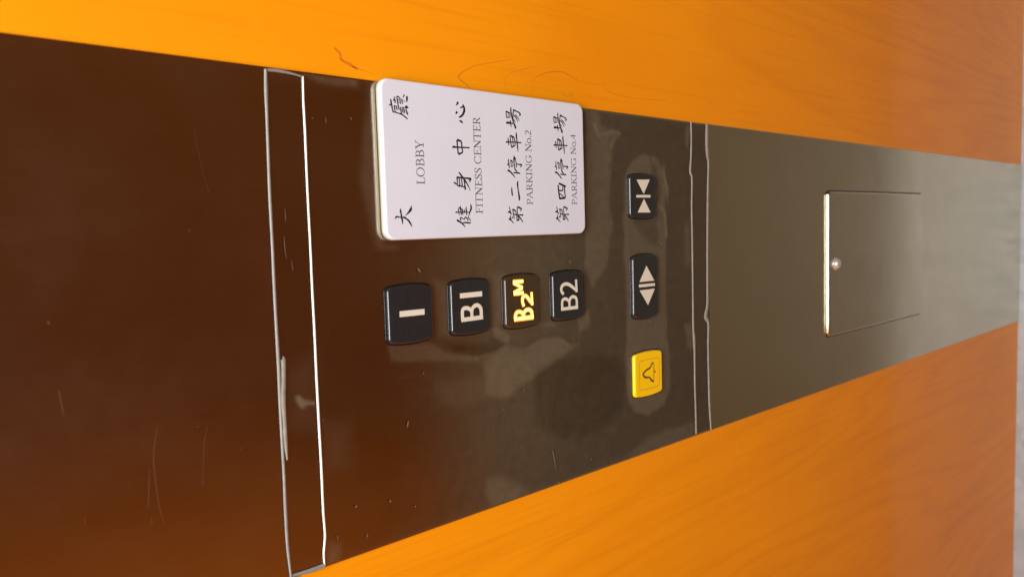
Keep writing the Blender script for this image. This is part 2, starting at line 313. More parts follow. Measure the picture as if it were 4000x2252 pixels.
GLYPH = {'chang': [[(112.84, -326.29, 0.33), (113.54, -326.98, 1.2), (113.48, -329.24, 0.74), (113.39, -331.99, 0.57)], [(115.2, -329.51, 0.67), (113.52, -329.83, 0.8), (111.07, -330.24, 0.34)],
           [(110.09, -334.04, 0.41), (111.23, -333.88, 1.15), (113.72, -332.6, 0.81), (115.78, -331.5, 0.67)], [(120.62, -326.22, 0.6), (116.68, -326.45, 0.5)],
           [(120.54, -326.3, 0.73), (119.56, -329.49, 0.67)], [(119.56, -329.49, 0.53), (117.05, -329.47, 0.4)], [(116.67, -326.37, 0.53), (117.05, -329.47, 0.4)],
           [(119.97, -327.94, 0.4), (116.94, -328.02, 0.37)], [(123.31, -330.43, 0.67), (120.96, -330.33, 0.84), (118.44, -330.82, 0.8), (115.92, -331.38, 0.67)],
           [(121.3, -332.63, 0.61), (119.4, -332.16, 0.67), (117.25, -331.99, 0.61), (116.43, -331.41, 0.54)], [(116.5, -331.53, 0.67), (115.46, -332.87, 0.57), (114.2, -334.0, 0.24)],
           [(121.15, -332.5, 0.61), (121.81, -332.93, 0.88), (121.22, -335.08, 0.61), (120.55, -337.45, 0.68), (119.39, -338.4, 0.89), (118.75, -337.18, 0.27)],
           [(118.46, -332.91, 0.54), (116.76, -334.9, 0.58), (114.49, -336.01, 0.24)], [(119.17, -333.53, 0.44), (117.68, -335.74, 0.58), (115.46, -337.52, 0.24)]],
 'che': [[(100.85, -325.41, 0.27), (101.54, -326.02, 0.73), (101.6, -328.76, 0.57), (101.78, -333.5, 0.58), (101.73, -338.7, 0.65)],
         [(104.22, -327.1, 0.43), (101.97, -327.6, 0.77), (99.4, -327.69, 0.33)], [(105.77, -329.12, 0.6), (102.07, -329.36, 0.6), (98.25, -330.19, 0.71)],
         [(105.72, -329.32, 0.94), (104.68, -332.43, 0.81)], [(104.68, -332.43, 0.74), (101.99, -333.11, 0.61), (99.7, -333.3, 0.58)], [(98.44, -330.12, 0.71), (99.7, -333.3, 0.54)],
         [(104.88, -330.93, 0.47), (102.18, -331.34, 0.54), (99.1, -331.61, 0.44)],
         [(108.12, -334.55, 0.41), (106.1, -334.47, 0.88), (102.09, -334.91, 0.75), (98.66, -335.37, 0.75), (95.86, -335.46, 0.27)]],
 'da': [[(60.43, -244.22, 0.14), (58.78, -244.08, 0.83), (57.21, -244.44, 0.73), (55.32, -244.73, 0.95), (53.11, -245.1, 0.73), (51.21, -245.19, 0.24)],
        [(54.27, -240.34, 0.17), (55.51, -240.91, 0.75), (55.58, -242.19, 0.69), (55.3, -243.68, 0.48), (55.12, -245.57, 0.38), (55.23, -246.34, 0.95), (54.5, -247.84, 0.7), (53.37, -249.32, 0.87),
         (51.6, -250.59, 0.77), (49.68, -251.56, 0.18)],
        [(56.17, -246.87, 0.09), (57.03, -248.34, 0.49), (58.44, -249.95, 0.96), (59.71, -251.08, 1.23), (60.98, -251.43, 0.6), (62.09, -251.44, 0.11)]],
 'di': [[(61.47, -326.52, 0.27), (59.65, -327.04, 0.61), (58.58, -327.39, 0.47)], [(57.29, -325.57, 0.34), (57.87, -325.98, 0.88), (58.21, -327.85, 0.54)],
        [(57.72, -326.49, 0.61), (56.99, -327.92, 0.64), (56.09, -328.87, 0.24)], [(55.95, -327.28, 0.27), (54.01, -327.4, 0.61), (53.58, -327.86, 0.41)],
        [(52.96, -325.78, 0.34), (53.53, -326.59, 0.88), (53.72, -328.26, 0.27)], [(53.3, -326.7, 0.68), (52.27, -328.32, 0.61), (50.7, -330.12, 0.24)],
        [(53.94, -328.86, 0.75), (55.01, -329.22, 0.54)], [(59.56, -329.09, 0.61), (59.21, -330.58, 0.68), (58.57, -331.83, 0.75)],
        [(59.45, -329.52, 0.61), (56.31, -330.07, 0.61), (53.49, -330.55, 0.41)], [(58.77, -331.76, 0.61), (55.94, -332.37, 0.55)], [(56.08, -330.38, 0.48), (56.35, -332.38, 0.55)],
        [(56.15, -332.53, 0.61), (54.25, -332.86, 0.58), (52.15, -332.81, 0.58)], [(52.35, -333.02, 0.75), (53.0, -334.82, 0.76)],
        [(52.91, -334.81, 0.62), (55.41, -333.83, 0.58), (58.33, -333.34, 0.58), (60.8, -333.44, 0.62)],
        [(61.18, -333.58, 0.82), (60.01, -336.63, 0.83), (59.63, -336.94, 0.69), (58.23, -335.95, 0.31)], [(56.17, -329.98, 0.41), (56.0, -333.25, 0.44), (55.9, -338.58, 0.76)],
        [(55.93, -333.73, 0.68), (54.22, -335.59, 0.69), (52.45, -337.14, 0.59), (50.88, -338.01, 0.24)]],
 'er': [[(73.52, -329.1, 0.34), (70.78, -329.15, 0.88), (68.04, -329.67, 0.68)],
        [(77.54, -334.72, 0.41), (75.5, -334.24, 0.96), (71.44, -334.75, 0.68), (66.79, -335.49, 1.1), (64.95, -335.22, 0.41)]],
 'jian': [[(53.14, -283.89, 0.85), (52.94, -284.84, 0.94), (51.97, -286.74, 0.79), (50.81, -288.47, 0.72), (49.65, -289.57, 0.5), (48.88, -290.19, 0.14)],
          [(51.63, -288.51, 0.5), (51.74, -289.99, 0.65), (51.57, -292.61, 0.7), (51.48, -294.59, 0.51)],
          [(52.98, -287.11, 0.43), (54.12, -286.75, 0.66), (54.68, -287.26, 0.57), (54.1, -288.62, 0.43), (53.58, -289.82, 0.36), (54.46, -290.11, 0.5), (54.9, -290.62, 0.65), (54.32, -291.74, 0.58),
           (53.86, -292.35, 0.52), (52.91, -292.34, 0.32), (52.27, -292.56, 0.14)],
          [(62.94, -294.68, 0.15), (61.67, -295.24, 0.73), (60.27, -295.28, 0.96), (58.74, -294.58, 0.81), (57.6, -294.0, 0.64), (56.46, -293.48, 0.41), (54.69, -292.83, 0.35)],
          [(54.62, -292.74, 0.43), (53.66, -293.86, 0.55), (52.63, -294.81, 0.32)],
          [(57.29, -283.11, 0.14), (57.91, -283.62, 0.65), (57.97, -284.91, 0.45), (57.89, -286.68, 0.4), (57.88, -289.12, 0.4), (57.87, -290.91, 0.37), (57.93, -292.56, 0.38),
           (57.73, -294.04, 0.58)],
          [(60.66, -286.0, 0.37), (59.91, -285.45, 0.43), (58.53, -285.5, 0.6), (57.27, -285.68, 0.51), (56.01, -286.03, 0.17)],
          [(61.79, -286.94, 0.17), (60.79, -286.94, 0.66), (59.4, -286.94, 0.57), (58.27, -287.26, 0.66), (57.01, -287.37, 0.57), (56.12, -287.65, 0.17)],
          [(60.66, -286.0, 0.43), (60.28, -286.95, 0.66), (59.27, -288.2, 0.66)], [(59.9, -288.39, 0.32), (58.52, -288.57, 0.66), (57.25, -288.52, 0.57), (56.11, -288.87, 0.14)],
          [(59.65, -289.85, 0.32), (58.26, -290.03, 0.72), (57.37, -290.07, 0.37)],
          [(61.29, -291.39, 0.37), (59.77, -291.33, 0.55), (58.25, -291.59, 0.72), (56.73, -291.6, 0.52), (55.97, -291.65, 0.17)]],
 'shen': [[(75.56, -282.66, 0.75), (74.35, -284.74, 0.57)], [(78.52, -285.2, 0.85), (76.36, -285.37, 0.66), (73.65, -285.35, 0.71)],
          [(73.65, -285.35, 0.71), (73.26, -289.0, 0.67), (72.71, -291.42, 0.67)],
          [(78.6, -284.93, 0.85), (78.3, -289.77, 0.67), (77.94, -295.49, 0.97), (77.22, -295.19, 0.87), (75.64, -294.73, 0.39)], [(78.23, -286.9, 0.62), (73.81, -287.24, 0.62)],
          [(78.11, -288.68, 0.62), (73.51, -289.01, 0.62)], [(77.65, -290.39, 0.67), (74.81, -290.97, 0.77), (71.24, -291.36, 0.96)],
          [(81.73, -286.68, 0.47), (80.59, -287.71, 0.85), (78.14, -290.03, 0.86), (74.85, -292.88, 0.72), (70.79, -295.18, 0.29)]],
 'si': [[(75.61, -371.61, 0.96), (71.33, -371.99, 0.96), (66.29, -372.92, 1.04)], [(76.69, -372.19, 0.96), (75.98, -374.83, 1.04), (74.67, -379.06, 1.05)],
        [(74.8, -377.71, 0.82), (71.41, -377.81, 0.82), (67.34, -378.48, 0.82)], [(66.59, -372.93, 1.04), (67.16, -378.34, 0.97)],
        [(69.87, -372.16, 0.66), (69.37, -374.15, 0.59), (68.31, -375.9, 0.52), (67.15, -376.98, 0.37)], [(72.01, -372.1, 0.66), (72.15, -375.82, 0.74), (74.77, -375.91, 0.59)]],
 'ting': [[(116.4, -239.39, 0.44), (117.29, -240.4, 0.52)],
          [(120.11, -240.46, 0.44), (119.06, -240.73, 0.74), (117.47, -240.89, 0.77), (115.63, -241.28, 0.68), (113.78, -241.68, 0.68), (113.14, -241.97, 0.81)],
          [(113.11, -241.65, 0.44), (113.12, -243.43, 0.52), (112.74, -245.38, 0.52), (112.36, -247.34, 0.6), (111.3, -249.44, 0.63), (110.45, -250.73, 0.57), (109.83, -251.54, 0.18)],
          [(116.83, -242.72, 0.41), (115.37, -242.89, 0.59), (113.51, -243.21, 0.56)], [(116.82, -242.64, 0.33), (116.45, -243.76, 0.45), (116.18, -244.57, 0.39)],
          [(116.13, -243.91, 0.39), (115.09, -244.35, 0.57), (114.43, -244.61, 0.39)],
          [(121.98, -244.61, 0.59), (120.52, -244.86, 0.62), (118.66, -245.1, 0.63), (117.06, -245.35, 0.6), (115.59, -245.52, 0.57), (114.41, -245.95, 0.33)],
          [(121.68, -242.88, 0.27), (120.75, -243.0, 0.59), (119.3, -243.33, 0.68), (117.97, -243.43, 0.39)], [(119.51, -241.96, 0.38), (119.81, -242.95, 0.47)],
          [(119.37, -243.34, 0.42), (118.95, -243.89, 0.33)], [(121.98, -244.61, 0.59), (121.74, -245.66, 0.48), (121.36, -246.62, 0.57)],
          [(121.36, -246.62, 0.54), (119.89, -246.8, 0.6), (117.89, -247.03, 0.39)], [(119.99, -244.95, 0.24), (120.36, -246.77, 0.24)], [(118.59, -245.14, 0.24), (119.09, -246.92, 0.24)],
          [(120.95, -247.92, 0.48), (119.74, -248.11, 0.63), (118.0, -248.27, 0.33)], [(121.64, -248.87, 0.36), (123.28, -249.69, 0.63)],
          [(122.78, -251.5, 0.54), (121.27, -251.42, 1.0), (119.34, -251.13, 0.39)], [(119.45, -249.34, 0.51), (119.95, -249.66, 0.66)],
          [(117.14, -250.14, 0.66), (116.61, -251.03, 1.15), (116.16, -252.18, 0.3)], [(116.1, -246.37, 0.3), (116.22, -248.85, 0.3), (116.31, -250.68, 0.45)],
          [(115.95, -246.52, 0.42), (114.49, -246.95, 0.63), (112.62, -247.27, 0.54)], [(116.06, -247.85, 0.33), (114.46, -248.1, 0.57), (112.72, -248.51, 0.18)],
          [(116.15, -248.85, 0.42), (114.55, -249.27, 0.66), (113.02, -249.61, 0.42)], [(116.0, -250.33, 0.45), (114.4, -250.76, 0.6), (112.95, -251.27, 0.79), (112.14, -251.4, 0.18)]],
 'ting2': [[(87.55, -325.75, 0.53), (87.67, -327.4, 0.67)], [(91.08, -326.95, 0.4), (87.95, -327.22, 0.74), (85.33, -327.7, 0.47)],
           [(90.53, -328.81, 0.6), (88.31, -329.19, 0.5), (86.25, -329.5, 0.51)], [(90.45, -328.89, 0.67), (89.51, -330.62, 0.54)], [(89.51, -330.62, 0.51), (86.7, -330.91, 0.44)],
           [(86.24, -329.39, 0.4), (86.7, -330.91, 0.41)],
           [(93.23, -332.16, 0.41), (91.28, -331.81, 0.95), (88.7, -331.98, 0.61), (85.83, -332.26, 0.68), (84.4, -332.8, 0.81), (83.85, -333.77, 0.54)],
           [(92.79, -332.03, 0.74), (90.91, -333.26, 0.88)], [(90.76, -333.06, 0.54), (88.47, -333.68, 0.61), (85.82, -333.73, 0.48)],
           [(88.04, -333.74, 0.44), (87.91, -337.95, 0.75), (87.42, -338.21, 0.75), (86.08, -337.07, 0.27)],
           [(83.18, -326.16, 0.33), (83.92, -326.86, 0.94), (82.56, -329.16, 0.81), (80.88, -331.07, 0.68), (79.39, -332.48, 0.24)],
           [(82.47, -330.93, 0.41), (82.63, -332.73, 0.68), (82.38, -336.8, 0.68)], [(84.96, -332.22, 0.61), (83.57, -333.96, 0.48), (82.72, -334.53, 0.34)]],
 'xin': [[(120.7, -286.57, 0.47), (122.69, -288.1, 1.22)], [(115.63, -285.97, 0.56), (117.12, -287.05, 1.13)],
         [(113.83, -288.13, 0.57), (114.83, -290.32, 0.95), (117.05, -292.15, 1.14), (119.57, -292.53, 1.14), (121.77, -291.6, 0.38)], [(119.38, -289.34, 0.38), (120.57, -292.09, 0.95)],
         [(112.0, -288.58, 0.47), (111.48, -289.9, 1.04), (110.86, -291.06, 0.47)]],
 'zhong': [[(95.53, -282.78, 0.37), (96.26, -283.34, 1.03), (96.22, -285.73, 0.71), (96.32, -290.03, 0.67), (96.41, -295.76, 0.63)],
           [(100.47, -286.24, 0.94), (96.75, -286.39, 0.71), (92.22, -286.89, 0.85)], [(100.69, -286.46, 1.13), (99.75, -289.54, 0.85)],
           [(99.75, -289.54, 0.85), (96.52, -289.82, 0.66), (93.41, -290.23, 0.71)], [(92.14, -287.04, 0.94), (93.41, -290.23, 0.67)]]}
SHIFT = {'chang': (0.02, -42.67), 'che': (0.43, -42.83), 'di': (0.06, -42.93), 'ting2': (0.25, -42.88)}
MARK = {'1': [[(0.97, -242.0, 3.32), (0.79, -259.34, 3.35)]],
 'B1': [[(7.83, -285.9, 3.03), (7.81, -303.51, 3.15)], [(-6.81, -286.32, 2.57), (-6.71, -303.61, 2.67)],
        [(-7.01, -287.34, 2.44), (-1.75, -287.39, 2.44), (-0.05, -288.62, 2.45), (0.04, -290.94, 2.46), (-0.84, -293.24, 2.47), (-2.73, -294.64, 2.27), (-6.68, -294.62, 2.07)],
        [(-6.68, -294.62, 2.07), (-1.85, -294.95, 2.28), (0.45, -296.43, 2.49), (1.08, -299.03, 2.5), (0.03, -301.17, 2.51), (-2.21, -302.2, 2.52), (-7.12, -302.15, 2.52)]],
 'B2': [[(-8.23, -373.52, 2.25), (-8.32, -390.66, 2.32)],
        [(-8.18, -374.62, 2.18), (-3.35, -374.79, 2.18), (-1.78, -375.94, 2.18), (-1.51, -378.14, 2.19), (-2.36, -380.32, 2.2), (-4.26, -381.85, 2.06), (-7.93, -381.9, 2.06)],
        [(-7.93, -381.9, 2.06), (-2.77, -382.3, 2.14), (-1.07, -383.92, 2.22), (-0.6, -385.73, 2.22), (-1.24, -387.96, 2.23), (-3.05, -389.34, 2.24), (-8.29, -389.3, 2.24)],
        [(1.72, -376.42, 2.25), (3.93, -374.4, 2.24), (6.35, -374.36, 2.32), (8.06, -375.86, 2.32), (8.69, -378.95, 2.34), (7.84, -382.46, 2.35), (5.48, -386.39, 2.3), (3.12, -390.15, 2.17)],
        [(2.17, -389.57, 2.09), (11.12, -389.2, 2.16)]],
 'B2M': [[(-10.82, -329.76, 2.58), (-10.99, -347.19, 2.68)],
         [(-10.46, -330.82, 2.44), (-8.33, -331.12, 2.44), (-6.58, -332.24, 2.3), (-6.36, -334.78, 2.32), (-7.35, -337.08, 2.33), (-9.32, -338.15, 2.26), (-10.9, -338.31, 2.26)],
         [(-10.9, -338.31, 2.26), (-7.8, -338.56, 2.26), (-5.94, -340.35, 2.42), (-5.71, -342.95, 2.43), (-6.69, -345.08, 2.44), (-8.49, -345.75, 2.44), (-11.01, -345.79, 2.45)],
         [(-3.21, -338.74, 2.12), (-0.56, -337.69, 2.11), (1.93, -337.66, 2.18), (3.25, -338.65, 2.26), (3.64, -340.3, 2.26), (2.16, -342.39, 2.28), (-0.2, -344.47, 2.21), (-2.28, -346.78, 2.08)],
         [(-3.12, -346.31, 1.85), (5.58, -345.91, 1.85)], [(5.69, -330.01, 2.29), (5.63, -338.75, 2.33)], [(13.38, -329.7, 2.21), (13.14, -338.75, 2.25)],
         [(6.39, -330.04, 2.0), (8.89, -337.94, 2.03)], [(9.05, -337.95, 2.03), (12.69, -329.88, 2.0)]],
 'bell': [[(-58.89, -475.29, 1.16), (-60.42, -472.89, 1.05), (-62.66, -471.15, 1.16), (-63.52, -467.13, 1.15), (-64.93, -464.12, 1.14), (-66.53, -462.43, 1.35), (-69.18, -464.99, 1.3),
           (-70.08, -470.29, 0.95), (-72.37, -472.24, 1.37), (-74.23, -475.56, 0.85)],
          [(-59.6, -475.94, 0.48), (-74.14, -475.56, 0.48)], [(-65.59, -477.01, 0.96), (-67.3, -477.23, 1.06)]],
 'close': [[(69.05, -457.83, 1.9), (69.2, -475.21, 1.96)]],
 'open': [[(1.55, -459.12, 2.24), (1.42, -479.03, 2.21)]]}
TRI = {'close': [[(81.39, -458.5), (81.77, -474.68), (70.84, -466.87)], [(56.91, -459.08), (56.83, -475.14), (67.18, -467.09)]],
 'open': [[(16.57, -468.78), (4.51, -459.85), (4.37, -478.43)], [(-1.85, -459.87), (-1.74, -478.81), (-13.9, -469.93)]]}
PATCH = [(0.5, 4,
  [(88.3, -449.4), (96.1, -456.5), (101.6, -470.8), (98.5, -487.2), (88.6, -496.3), (74.0, -501.7), (65.9, -497.7), (48.7, -498.2), (-3.2, -496.9), (-44.2, -498.0), (-68.2, -501.2), (-83.5, -500.8),
   (-96.2, -491.7), (-100.3, -470.8), (-94.1, -454.6), (-80.2, -446.2), (-52.3, -445.3), (-16.0, -447.2), (0.5, -446.8), (49.5, -444.9), (76.4, -447.4)]),
 (-0.35, 6, [(98.1, -479.8), (89.5, -486.9), (71.6, -492.1), (60.2, -486.2), (31.8, -487.3), (31.0, -478.0), (49.3, -456.9), (60.3, -452.0), (60.2, -478.8)]),
 (0.4, 4,
  [(128.4, -405.5), (128.5, -419.5), (119.5, -422.4), (116.2, -442.6), (107.9, -435.8), (86.7, -431.8), (60.3, -430.2), (49.7, -433.1), (18.0, -425.6), (3.2, -409.1), (19.3, -401.8), (50.1, -402.9)]),
 (0.5, 5, [(-34.9, -305.2), (-29.2, -321.8), (-32.8, -340.5), (-26.5, -367.3), (-33.3, -382.8), (-34.6, -393.7), (-43.7, -368.4), (-54.3, -342.8), (-61.2, -317.5), (-55.2, -305.8)]),
 (0.35, 3, [(-15.2, -235.4), (-19.1, -267.4), (-25.4, -275.0), (-31.4, -299.6), (-34.3, -300.9), (-30.0, -269.5), (-25.5, -237.3)]),
 (-0.3, 8, [(-20.4, -277.9), (-23.8, -305.7), (-21.1, -320.7), (-27.5, -317.4), (-29.5, -298.3), (-26.4, -283.1)]),
 (0.5, 2, [(-15.1, -312.7), (-14.6, -317.9), (-22.0, -328.3), (-26.2, -325.0), (-20.4, -314.7)]), (0.45, 2, [(-15.7, -355.8), (-18.3, -369.3), (-20.7, -369.2), (-19.2, -360.7)]),
 (0.45, 2, [(-16.9, -392.5), (-10.7, -405.7), (-23.3, -405.3), (-27.3, -395.8)]), (0.3, 6, [(18.5, -269.2), (15.7, -279.6), (-16.5, -280.8), (-15.2, -270.2)]),
 (0.3, 8, [(18.9, -313.4), (19.3, -325.4), (-14.8, -325.5), (-13.5, -313.5)]),
 (0.45, 7, [(-110.4, -305.3), (-110.7, -316.8), (-118.1, -328.4), (-127.2, -340.4), (-129.5, -323.9), (-128.4, -307.1), (-119.7, -303.6)]),
 (0.16, 16, [(-52.4, -192.2), (-54.7, -208.3), (-78.0, -208.1), (-77.6, -192.6)]), (0.18, 10, [(-41.7, -268.0), (-44.6, -304.4), (-58.3, -306.3), (-61.0, -284.3), (-55.4, -268.5)]),
 (0.5, 5, [(128.5, -191.7), (126.0, -200.5), (125.2, -222.9), (130.0, -223.2)]), (0.4, 7, [(-116.7, -191.4), (-120.0, -199.4), (-127.7, -197.1), (-128.8, -190.3)]),
 (-0.22, 9, [(-44.9, -348.9), (-43.0, -386.0), (-42.7, -407.5), (-49.8, -436.8), (-68.7, -444.8), (-90.0, -439.0), (-101.5, -413.6), (-98.9, -375.1), (-83.1, -347.4)]),
 (0.35, 6, [(-117.3, -474.0), (-117.2, -533.9), (-128.4, -533.7), (-128.6, -451.8), (-127.3, -441.3)]),
 (1.1, 2, [(-35.8, -178.0), (-35.4, -180.5), (-38.3, -183.7), (-40.3, -189.3), (-42.1, -188.6), (-40.8, -185.8), (-42.3, -181.4), (-39.6, -179.1)]),
 (0.14, 16, [(-22.2, -173.5), (-12.1, -190.8), (-54.2, -189.7), (-50.9, -173.0)]), (0.35, 8, [(127.9, -230.3), (66.0, -234.5), (40.6, -235.3), (38.4, -245.1), (39.0, -231.0), (74.7, -222.4)]),
 (0.45, 4, [(127.1, -528.7), (126.1, -531.8), (116.8, -532.6), (107.2, -528.3), (116.3, -524.4)]), (0.4, 4, [(-33.5, -521.1), (-34.8, -533.5), (-56.8, -534.1), (-53.2, -524.8)]),
 (0.3, 5, [(48.4, -522.9), (48.3, -531.1), (12.4, -530.4), (12.8, -523.1)])]
RIDGE = [(2.2, [(-32.0, -298.9), (-30.3, -312.8), (-27.7, -323.4), (-31.4, -340.5), (-26.8, -367.3), (-33.3, -382.8)]),
 (2.5, [(104.6, -433.2), (115.7, -443.5), (115.8, -436.0), (112.1, -418.9), (119.0, -415.2)]), (2.5, [(63.6, -488.1), (56.8, -497.4), (37.2, -497.9)]),
 (2.2, [(94.3, -496.5), (85.2, -496.2), (74.0, -501.7), (63.6, -500.5)])]
LINE = {'tape_end_l': [(-127.91, -170.74, 1.5), (-128.61, -180.81, 2.42), (-128.54, -189.16, 2.47)],
 'tape_end_r': [(128.34, -171.8, 1.4), (128.63, -177.53, 1.62), (128.2, -183.87, 1.24), (127.19, -190.54, 0.84)],
 'tape_fold': [(-14.87, -171.28, 2.08), (-15.98, -171.97, 2.5), (-24.9, -171.68, 2.29), (-36.0, -170.85, 2.51), (-45.25, -170.98, 2.09), (-58.64, -170.99, 1.89), (-66.97, -171.28, 0.84)],
 'tape_low_inner': [(129.73, -533.73, 2.17), (116.86, -534.07, 2.18), (100.35, -533.1, 2.34), (89.7, -531.84, 2.81), (83.86, -534.2, 2.19), (60.12, -533.28, 2.2), (36.26, -533.6, 2.53),
                    (12.26, -533.51, 2.22), (-5.83, -533.54, 2.23), (-36.15, -533.53, 2.72), (-48.46, -534.54, 3.53), (-60.75, -534.92, 2.58), (-85.32, -534.83, 2.43), (-110.2, -535.59, 2.44),
                    (-128.29, -535.86, 2.28)],
 'tape_low_outer': [(130.24, -556.95, 3.87), (114.58, -556.21, 4.2), (103.77, -557.09, 3.89), (96.56, -558.26, 2.28), (72.26, -556.92, 2.61), (35.65, -555.79, 2.78), (-1.22, -555.08, 2.96),
                    (-20.99, -554.71, 3.3), (-30.65, -551.89, 4.94), (-37.25, -555.72, 2.98), (-57.16, -555.12, 2.82), (-88.63, -555.63, 2.68), (-107.67, -556.16, 2.69), (-129.64, -557.99, 1.69)],
 'tape_top_inner': [(127.41, -190.78, 0.94), (115.83, -190.47, 1.16), (100.81, -190.53, 1.27), (80.65, -190.32, 1.17), (65.43, -190.26, 1.17), (41.93, -190.33, 1.18), (19.26, -190.22, 1.3),
                    (-4.67, -190.29, 1.31), (-27.73, -190.18, 1.42), (-56.35, -190.25, 1.44), (-75.62, -190.37, 1.44), (-98.2, -190.2, 1.45), (-112.38, -190.49, 1.35), (-121.81, -189.28, 1.35),
                    (-128.93, -189.37, 0.67)],
 'tape_top_outer': [(128.64, -171.1, 1.59), (118.8, -170.74, 1.99), (104.3, -170.44, 1.6), (84.86, -170.06, 1.61), (65.3, -169.78, 1.72), (42.63, -169.75, 1.63), (20.76, -169.57, 1.74),
                    (1.72, -169.55, 1.75), (-18.49, -169.69, 2.07), (-39.81, -169.35, 1.77), (-60.34, -169.38, 1.78), (-75.84, -169.38, 1.68), (-92.42, -169.21, 1.9), (-111.27, -169.25, 1.81),
                    (-128.99, -170.24, 1.28)]}
SCRATCH = [[(-37.5, -110.26, 0.44), (-45.43, -108.56, 0.71), (-51.67, -107.66, 0.88), (-59.05, -107.72, 0.8), (-66.55, -108.12, 0.71), (-74.13, -108.69, 0.62), (-79.99, -109.63, 0.45), (-83.58, -110.72, 0.27)],
 [(-55.81, -105.7, 0.26), (-64.78, -104.8, 0.7), (-73.62, -104.08, 0.53)], [(-78.67, -104.96, 0.44), (-81.95, -105.1, 0.62)],
 [(-41.89, -132.47, 0.38), (-49.21, -130.72, 0.66), (-59.51, -129.55, 0.47), (-69.91, -128.74, 0.38)], [(-14.77, -72.31, 0.39), (-19.91, -72.71, 0.63), (-25.99, -73.49, 0.39)],
 [(14.35, -70.16, 1.08), (13.05, -70.65, 0.92)], [(-55.83, -147.91, 0.59), (-57.1, -148.24, 0.59)], [(97.14, -134.62, 0.27), (83.54, -136.54, 0.37), (67.93, -139.76, 0.28)],
 [(51.35, -129.6, 0.91), (49.96, -129.97, 0.91)], [(-71.14, -78.31, 0.33), (-74.69, -78.46, 0.33)], [(-40.98, -127.87, 0.75), (-41.84, -128.37, 0.75)]]
SPECK = [[(-61.38, -246.6, 0.58), (-63.05, -246.1, 1.53), (-64.97, -245.59, 0.96)], [(-104.77, -363.98, 0.99), (-110.32, -365.25, 1.74), (-118.07, -366.75, 0.63)],
 [(-127.05, -367.91, 1.0), (-129.12, -370.24, 1.01)], [(-114.82, -197.34, 0.69), (-116.63, -198.07, 0.69)], [(-104.3, -231.4, 1.5), (-105.43, -232.35, 1.31)],
 [(-101.43, -209.54, 1.77), (-102.42, -210.06, 1.78)], [(-112.06, -248.71, 1.17), (-113.1, -249.2, 1.17)], [(-119.41, -215.78, 1.27), (-121.18, -215.98, 0.91)],
 [(-67.43, -319.73, 0.9), (-68.49, -320.21, 0.9)], [(-58.27, -338.51, 1.63), (-59.05, -339.02, 1.4)], [(-34.84, -258.32, 0.78), (-36.24, -258.8, 0.59)],
 [(-39.22, -268.33, 0.5), (-39.99, -268.63, 0.5)], [(-118.91, -403.04, 1.34), (-120.42, -403.81, 1.07)], [(-49.99, -192.57, 0.5), (-50.82, -192.7, 0.5)],
 [(60.38, -177.19, 0.31), (54.39, -177.28, 0.52)], [(46.42, -175.98, 0.31), (40.41, -176.07, 0.62), (35.37, -176.65, 0.31)], [(34.23, -179.29, 0.31), (29.15, -179.77, 0.52)],
 [(107.18, -194.66, 0.43), (106.2, -195.05, 0.43)], [(107.78, -202.42, 0.43), (104.73, -202.71, 0.44)], [(108.94, -217.35, 0.56), (107.42, -217.99, 0.57)],
 [(115.49, -440.21, 1.06), (114.35, -442.18, 1.06)], [(110.52, -436.42, 1.05), (110.06, -437.39, 1.06)], [(32.89, -489.9, 2.06), (31.7, -491.57, 1.77)],
 [(123.79, -475.1, 1.13), (123.28, -475.63, 1.13)], [(-119.19, -403.18, 1.3), (-120.08, -403.78, 1.04)], [(-26.31, -474.33, 2.03), (-27.18, -476.16, 1.74)],
 [(24.34, -385.21, 1.48), (22.45, -386.39, 1.18)], [(25.89, -257.31, 1.8), (23.74, -259.08, 1.59)]]
GRAIN = [[(144.82, -210.57, 1.1), (142.19, -213.97, 1.56), (139.22, -215.0, 1.12), (137.29, -220.32, 1.36), (134.95, -224.48, 1.03)],
 [(139.93, -212.87, 0.55), (137.12, -217.63, 0.46), (135.5, -225.57, 0.38), (133.51, -234.76, 0.29)],
 [(138.36, -294.1, 1.33), (140.94, -295.47, 0.89), (146.48, -305.31, 0.45), (149.94, -317.33, 0.35), (155.1, -338.24, 0.36)],
 [(137.95, -294.71, 1.0), (134.31, -301.54, 0.56), (132.04, -303.38, 0.34)],
 [(135.21, -355.68, 0.38), (143.85, -357.51, 0.38), (149.06, -366.06, 0.64), (152.32, -380.25, 0.92), (151.8, -389.9, 0.67), (147.71, -408.15, 0.42), (149.98, -434.76, 0.29)],
 [(136.01, -332.52, 0.36), (141.07, -332.03, 0.36), (146.85, -337.91, 0.36), (153.14, -360.13, 0.38)],
 [(138.6, -384.55, 0.4), (136.31, -389.35, 0.54), (139.01, -394.38, 0.41), (140.35, -391.13, 0.41)], [(150.4, -564.49, 1.63), (146.87, -565.52, 1.63)],
 [(138.6, -394.26, 0.48), (135.75, -395.64, 0.61)], [(148.14, -428.47, 0.52), (143.76, -436.44, 0.52), (142.29, -465.25, 0.41), (144.61, -501.97, 0.44)]]

# ------------------------------------------------------------------ setting
mb = MB(); slab(mb, -1.0, 0.9, -1.5, 0.04, -0.06, 0.0)
tag(mb.build('floor', M['floor']), kind='structure', label='grey stone floor strip at the foot of the wood wall', cat='floor')

mb = MB(); slab(mb, -0.9, 0.85, 0.0013, 0.035, 0.0, 2.3)
for s in GRAIN:
    ribbon(mb, s, -1.3 + 0.012, 1)
tag(mb.build('wood_wall', [M['wood'], M['grain']]), 'orange wood veneer wall with fine dark grain behind the steel panel', 'wall')

